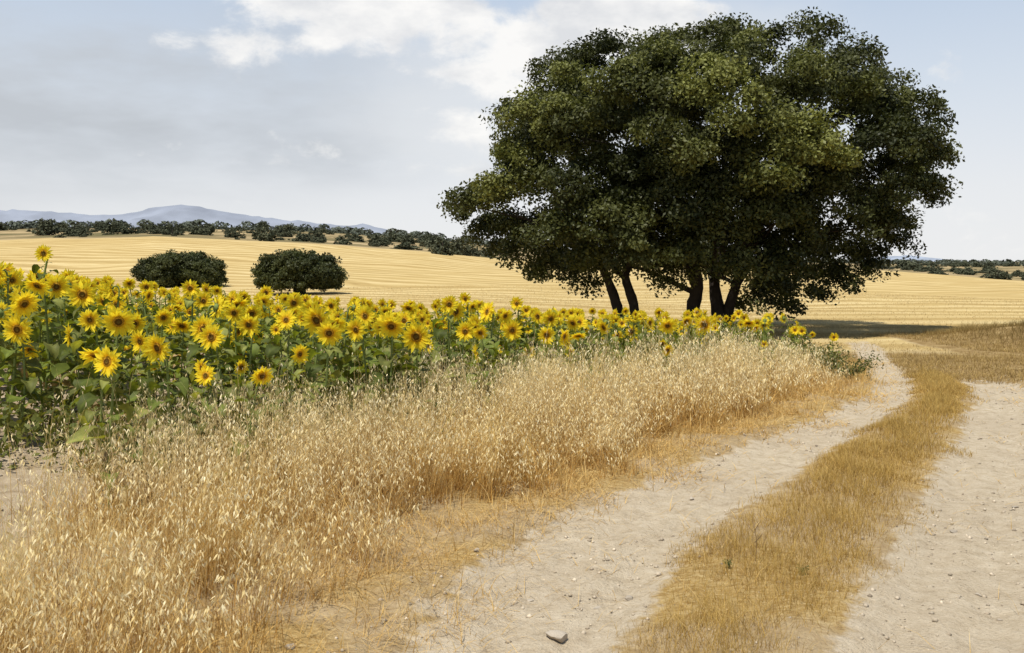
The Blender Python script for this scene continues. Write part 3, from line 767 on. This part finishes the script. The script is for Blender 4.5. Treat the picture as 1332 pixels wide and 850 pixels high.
# ------------------------------------------------------------ single weeds and shrubs
def shrub(px, py, D, w, h, label, name='shrub', cd=(.05, .065, .018), cl=(.16, .18, .055), leaf=.022, seed=1, n=60):
    x = (px-666)*D/F; root = link(name, None, loc=(x, D, gz(x, D))); tag(root, label, name.replace('_', ' '))
    R = random.Random(seed); s = Soup(); st = Soup()
    for k in range(14):
        a = R.uniform(0, 6.28); q = R.random()**.5*w*.5; tip = (math.cos(a)*q, math.sin(a)*q, h*R.uniform(.5, 1))
        cp = curve_pts([(0, 0, -.02), (tip[0]*.35, tip[1]*.35, tip[2]*.5), tip], 7)
        tube(st, cp, [(.006-.0007*i)*min(1, w*3) for i in range(7)], 4, (.12, .10, .05))
        i = rng.integers(2, 7, n); C = np.array(cp)[i]+rng.normal(size=(n, 3))*np.array([w, w, h])*.07
        leafquads(s, C, leaf*(.6+.8*rng.random(n)), cols(n, cd, cl), .4, .45)
    link('stems', st.mesh('shrub_stems', M_stem), root); link('foliage', s.mesh('shrub_foliage', M_leaf), root)
shrub(1103, 500, 15.2, .9, .42, 'low dark green shrub at the right end of the oats beside the track', 'shrub', seed=2)
shrub(1075, 490, 15.6, .9, .5, 'olive green shrub half hidden in the oats near the end of the field', 'shrub', (.08, .09, .03), (.2, .2, .08), seed=3)
shrub(812, 522, 10.6, .6, .18, 'low grey green weed patch in the oats in front of the leaning trunks', 'weed', (.12, .14, .08), (.25, .26, .15), .018, 4)
shrub(1043, 742, 5.4, .07, .05, 'tiny green weed in the median strip', 'weed', (.10, .13, .05), (.2, .24, .1), .006, 5, 16)
shrub(948, 730, 5.5, .06, .05, 'tiny green weed at the left rim of the median strip', 'weed', (.10, .13, .05), (.2, .24, .1), .006, 6, 14)
def drystalk(px, D, h, label, seed):
    x = (px-666)*D/F; R = random.Random(seed); s = Soup()
    tube(s, curve_pts([(0, 0, -.02), (.01, 0, h*.5), (-.015, .01, h)], 8), [.0025-.0002*i for i in range(8)], 5, (.20, .13, .06))
    for k in range(5):
        z = h*R.uniform(.4, .95); a = R.uniform(0, 6.28)
        tube(s, [(0, 0, z), (math.cos(a)*.03, math.sin(a)*.03, z+.03), (math.cos(a)*.045, math.sin(a)*.045, z+.05)], [.0015, .0012, .001], 4, (.22, .15, .07))
    tag(link('dry_stalk', s.mesh('dry_stalk', M_stem), loc=(x, D, gz(x, D))), label, 'stalk')
drystalk(982, 5.6, .24, 'thin dark dry stalk standing upright in the median strip', 1)

# ------------------------------------------------------------ stones
def stone(px, py, w, label, seed):
    D = 2174/(py-340); x = (px-666)*D/F
    bm = bmesh.new(); bmesh.ops.create_icosphere(bm, subdivisions=3, radius=.5); R = random.Random(seed)
    dv = [Vector((R.gauss(0, 1), R.gauss(0, 1), R.gauss(0, 1))).normalized() for _ in range(11)]; dd = [R.uniform(.22, .38) for _ in dv]
    for v in bm.verts:
        for a, b in zip(dv, dd):
            q = v.co.dot(a)
            if q > b: v.co -= a*(q-b)*.95
        v.co *= 1+R.uniform(-.03, .03)
    me = bpy.data.meshes.new('stone'); bm.to_mesh(me); bm.free()
    at = me.color_attributes.new('Col', 'FLOAT_COLOR', 'POINT'); g = R.uniform(.85, 1.2)
    for i in range(len(me.vertices)): at.data[i].color = (.36*g, .31*g, .245*g, 1)
    me.materials.append(M_stone)
    tag(link('stone', me, loc=(x, D, gz(x, D)+w*.08), rot=(R.uniform(-.2, .2), R.uniform(-.2, .2), R.uniform(0, 6)), scale=(w, w*.75, w*.45)), label, 'stone')
for i, (px, py, w, l) in enumerate([(725, 817, .125, 'largest grey stone on the left rut near the bottom of the photo'), (777, 774, .06, 'small stone on the left rut above the largest one, next to a second'), (818, 766, .06, 'small flat stone on the left rut, right one of a close pair'),
    (690, 766, .045, 'small stone at the left side of the left rut'), (378, 846, .07, 'stone in the straw at the bottom edge of the photo'), (1240, 681, .07, 'stone in the right rut beside the median strip'), (1320, 650, .06, 'stone at the right edge of the photo in the right rut'),
    (1272, 760, .045, 'small stone low in the right rut'), (900, 640, .06, 'stone in the middle of the left rut halfway up'), (955, 585, .06, 'pale stone on the left side of the left rut further off'), (1200, 622, .06, 'stone at the right rim of the median strip'), (1300, 790, .035, 'small pebble near the lower right corner'), (506, 684, .10, 'pale clod of earth at the foot of the oats'), (620, 720, .06, 'stone between the straw verge and the left rut')]):
    stone(px, py, w, l, i)
def gravel():
    s = Soup(); X, Y = pick(38000, -1.4, 8, 2.3, 16, lambda X, Y: ((X > tA(Y)-.3)*(X < tD(Y)+.5)*np.where((X > tB(Y)) & (X < tC(Y)), .15, 1))*(.15+.85*sstep(.4, .6, fbm(X*1.8, Y*1.8, 95))))
    X2, Y2 = pick(6000, -6, 0, 4, 12, lambda X, Y: (X < Fr(Y))*.8); X = np.concatenate([X, X2]); Y = np.concatenate([Y, Y2])
    n = len(X); Z = gza(X, Y); sz = (.003+.016*rng.random(n)**5)[:, None, None]
    o = np.array([[1, 0, 0], [0, 1, 0], [-1, 0, 0], [0, -1, 0], [0, 0, .8], [0, 0, -.5]], float)[None]*(1+.5*(rng.random((n, 6, 1))-.5))
    V = np.stack([X, Y, Z], 1)[:, None]+o*sz
    f = np.array([[0, 1, 4], [1, 2, 4], [2, 3, 4], [3, 0, 4], [1, 0, 5], [2, 1, 5], [3, 2, 5], [0, 3, 5]])
    s.add(V, (np.arange(n)[:, None, None]*6+f[None]).reshape(-1, 3), np.repeat(cols(n, (.31, .25, .18), (.57, .48, .36)), 6, 0))
    tag(link('gravel', s.mesh('gravel', M_stone)), 'loose grit and crumbs of earth scattered over the track', 'gravel', kind='stuff')
gravel()

# ------------------------------------------------------------ light and sky
S = Vector((-.22, -.28, .93)).normalized()
elev = math.asin(S.z); azm = math.atan2(S.x, S.y)
sun = bpy.data.lights.new('sun', 'SUN'); sun.energy = 5.0; sun.angle = math.radians(.55); sun.color = (1, .955, .86)
so = link('sun', sun); so.rotation_euler = (-S).to_track_quat('-Z', 'Y').to_euler(); so.location = (0, 0, 50)
w = bpy.data.worlds.new('World'); scene.world = w; w.use_nodes = True; nt = w.node_tree; nt.nodes.clear(); L = nt.links.new
sky = nd(nt, 'ShaderNodeTexSky', sky_type='NISHITA'); sky.sun_disc = False; sky.sun_elevation = elev; sky.sun_rotation = azm; sky.dust_density = 2.0; sky.air_density = 1.0
bg1 = nd(nt, 'ShaderNodeBackground'); bg1.inputs[1].default_value = .10; L(sky.outputs[0], bg1.inputs[0])
tc = nd(nt, 'ShaderNodeTexCoord'); G = tc.outputs['Generated']
def M_(op, a, b=None, clamp=False):
    x = nd(nt, 'ShaderNodeMath', operation=op); x.use_clamp = clamp
    for i, v in enumerate((a, b)):
        if v is None: continue
        if hasattr(v, 'links'): L(v, x.inputs[i])
        else: x.inputs[i].default_value = v
    return x.outputs[0]
sep = nd(nt, 'ShaderNodeSeparateXYZ'); L(G, sep.inputs[0])
def wn(scale, detail, zs, off=0, dist=0):
    mp = nd(nt, 'ShaderNodeMapping'); mp.inputs['Scale'].default_value = (1, 1, zs); mp.inputs['Location'].default_value = (off, off*.7, 0); L(G, mp.inputs[0])
    n = nd(nt, 'ShaderNodeTexNoise'); n.inputs['Scale'].default_value = scale; n.inputs['Detail'].default_value = detail; n.inputs['Roughness'].default_value = .6; n.inputs['Distortion'].default_value = dist
    L(mp.outputs[0], n.inputs['Vector']); return n.outputs['Fac']
def blob(px, py, rx, ry, wt=1.0):
    d = Vector(((px-666)/F, 1, (340-py)/F)).normalized()
    sb = nd(nt, 'ShaderNodeVectorMath', operation='SUBTRACT'); L(G, sb.inputs[0]); sb.inputs[1].default_value = d
    ml = nd(nt, 'ShaderNodeVectorMath', operation='MULTIPLY'); L(sb.outputs[0], ml.inputs[0]); ml.inputs[1].default_value = (F/rx, F/rx, F/ry)
    ln = nd(nt, 'ShaderNodeVectorMath', operation='LENGTH'); L(ml.outputs[0], ln.inputs[0])
    mr = nd(nt, 'ShaderNodeMapRange', interpolation_type='SMOOTHSTEP'); mr.inputs[1].default_value = 1.0; mr.inputs[2].default_value = .1; mr.inputs[4].default_value = wt; L(ln.outputs['Value'], mr.inputs[0])
    return mr.outputs[0]
def total(bl):
    t = None
    for b in bl: t = b if t is None else M_('MAXIMUM', t, b)
    return t
def sm(v, a, b):
    mr = nd(nt, 'ShaderNodeMapRange', interpolation_type='SMOOTHSTEP'); mr.inputs[1].default_value = a; mr.inputs[2].default_value = b; L(v, mr.inputs[0]); return mr.outputs[0]
# crisp heaps at the top, broad soft veil under them
cum = total([blob(430, 10, 200, 110), blob(540, 25, 210, 90), blob(350, 55, 120, 50, .7), blob(700, 70, 160, 90), blob(810, 30, 230, 95), blob(640, 105, 160, 60, .85), blob(590, 160, 150, 55, .75), blob(225, 58, 60, 30, .4), blob(530, 212, 120, 30, .5), blob(-500, 0, 400, 120), blob(1900, 60, 400, 120)])
cn = wn(10, 8, 1.7, 3.1, .2)
cloud = sm(M_('ADD', M_('MULTIPLY', cum, .9), M_('MULTIPLY', M_('SUBTRACT', cn, .5), 2.8)), .24, .76)
veil = sm(M_('ADD', total([blob(640, 140, 330, 190), blob(880, 60, 380, 150), blob(480, 0, 300, 120, .7), blob(1000, 250, 500, 150, .6)]), M_('MULTIPLY', M_('SUBTRACT', wn(4, 5, 1.6, 5.5), .5), 1.3)), .2, 1.0)
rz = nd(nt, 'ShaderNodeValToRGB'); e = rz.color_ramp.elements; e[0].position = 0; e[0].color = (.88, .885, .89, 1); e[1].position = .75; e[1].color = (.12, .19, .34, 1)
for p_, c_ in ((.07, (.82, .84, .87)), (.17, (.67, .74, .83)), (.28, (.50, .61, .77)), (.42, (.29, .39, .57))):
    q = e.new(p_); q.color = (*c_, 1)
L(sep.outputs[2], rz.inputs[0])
grey = M_('MULTIPLY', total([blob(130, 120, 600, 190), blob(350, 190, 330, 90, .8), blob(-500, 130, 700, 200)]), M_('ADD', sm(wn(3.2, 5, 3.2, 1.2), .3, .7), .25), True)
def mixc(f, a, col):
    mg = nd(nt, 'ShaderNodeMix', data_type='RGBA'); L(f, mg.inputs[0]); L(a, mg.inputs[6])
    if hasattr(col, 'links'): L(col, mg.inputs[7])
    else: mg.inputs[7].default_value = (*col, 1)
    return mg.outputs[2]
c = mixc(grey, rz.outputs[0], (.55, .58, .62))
c = mixc(M_('MULTIPLY', veil, .55), c, (.82, .83, .84))
cc = nd(nt, 'ShaderNodeValToRGB'); cc.color_ramp.elements[0].color = (.76, .77, .79, 1); cc.color_ramp.elements[1].color = (1.0, .985, .96, 1); cc.color_ramp.elements[0].position = .36; cc.color_ramp.elements[1].position = .58
L(wn(9, 5, 2, 8), cc.inputs[0])
c = mixc(cloud, c, cc.outputs[0])
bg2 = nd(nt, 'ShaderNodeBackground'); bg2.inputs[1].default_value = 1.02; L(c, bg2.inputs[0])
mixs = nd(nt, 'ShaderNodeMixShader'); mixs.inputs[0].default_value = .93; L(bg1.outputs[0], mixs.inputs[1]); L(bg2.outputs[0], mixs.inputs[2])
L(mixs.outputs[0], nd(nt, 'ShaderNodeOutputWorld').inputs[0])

cam = bpy.data.cameras.new('camera'); cam.sensor_width = 36; cam.lens = F/1332*36; cam.shift_y = -85/1332; cam.clip_start = .05; cam.clip_end = 30000
co = link('camera', cam, loc=(0, 0, CAMH), rot=(PI/2, 0, 0)); scene.camera = co
scene.view_settings.view_transform = 'Standard'; scene.view_settings.look = 'None'; scene.view_settings.exposure = 0
print('N sunflowers', NS, 'rest', len(restS))
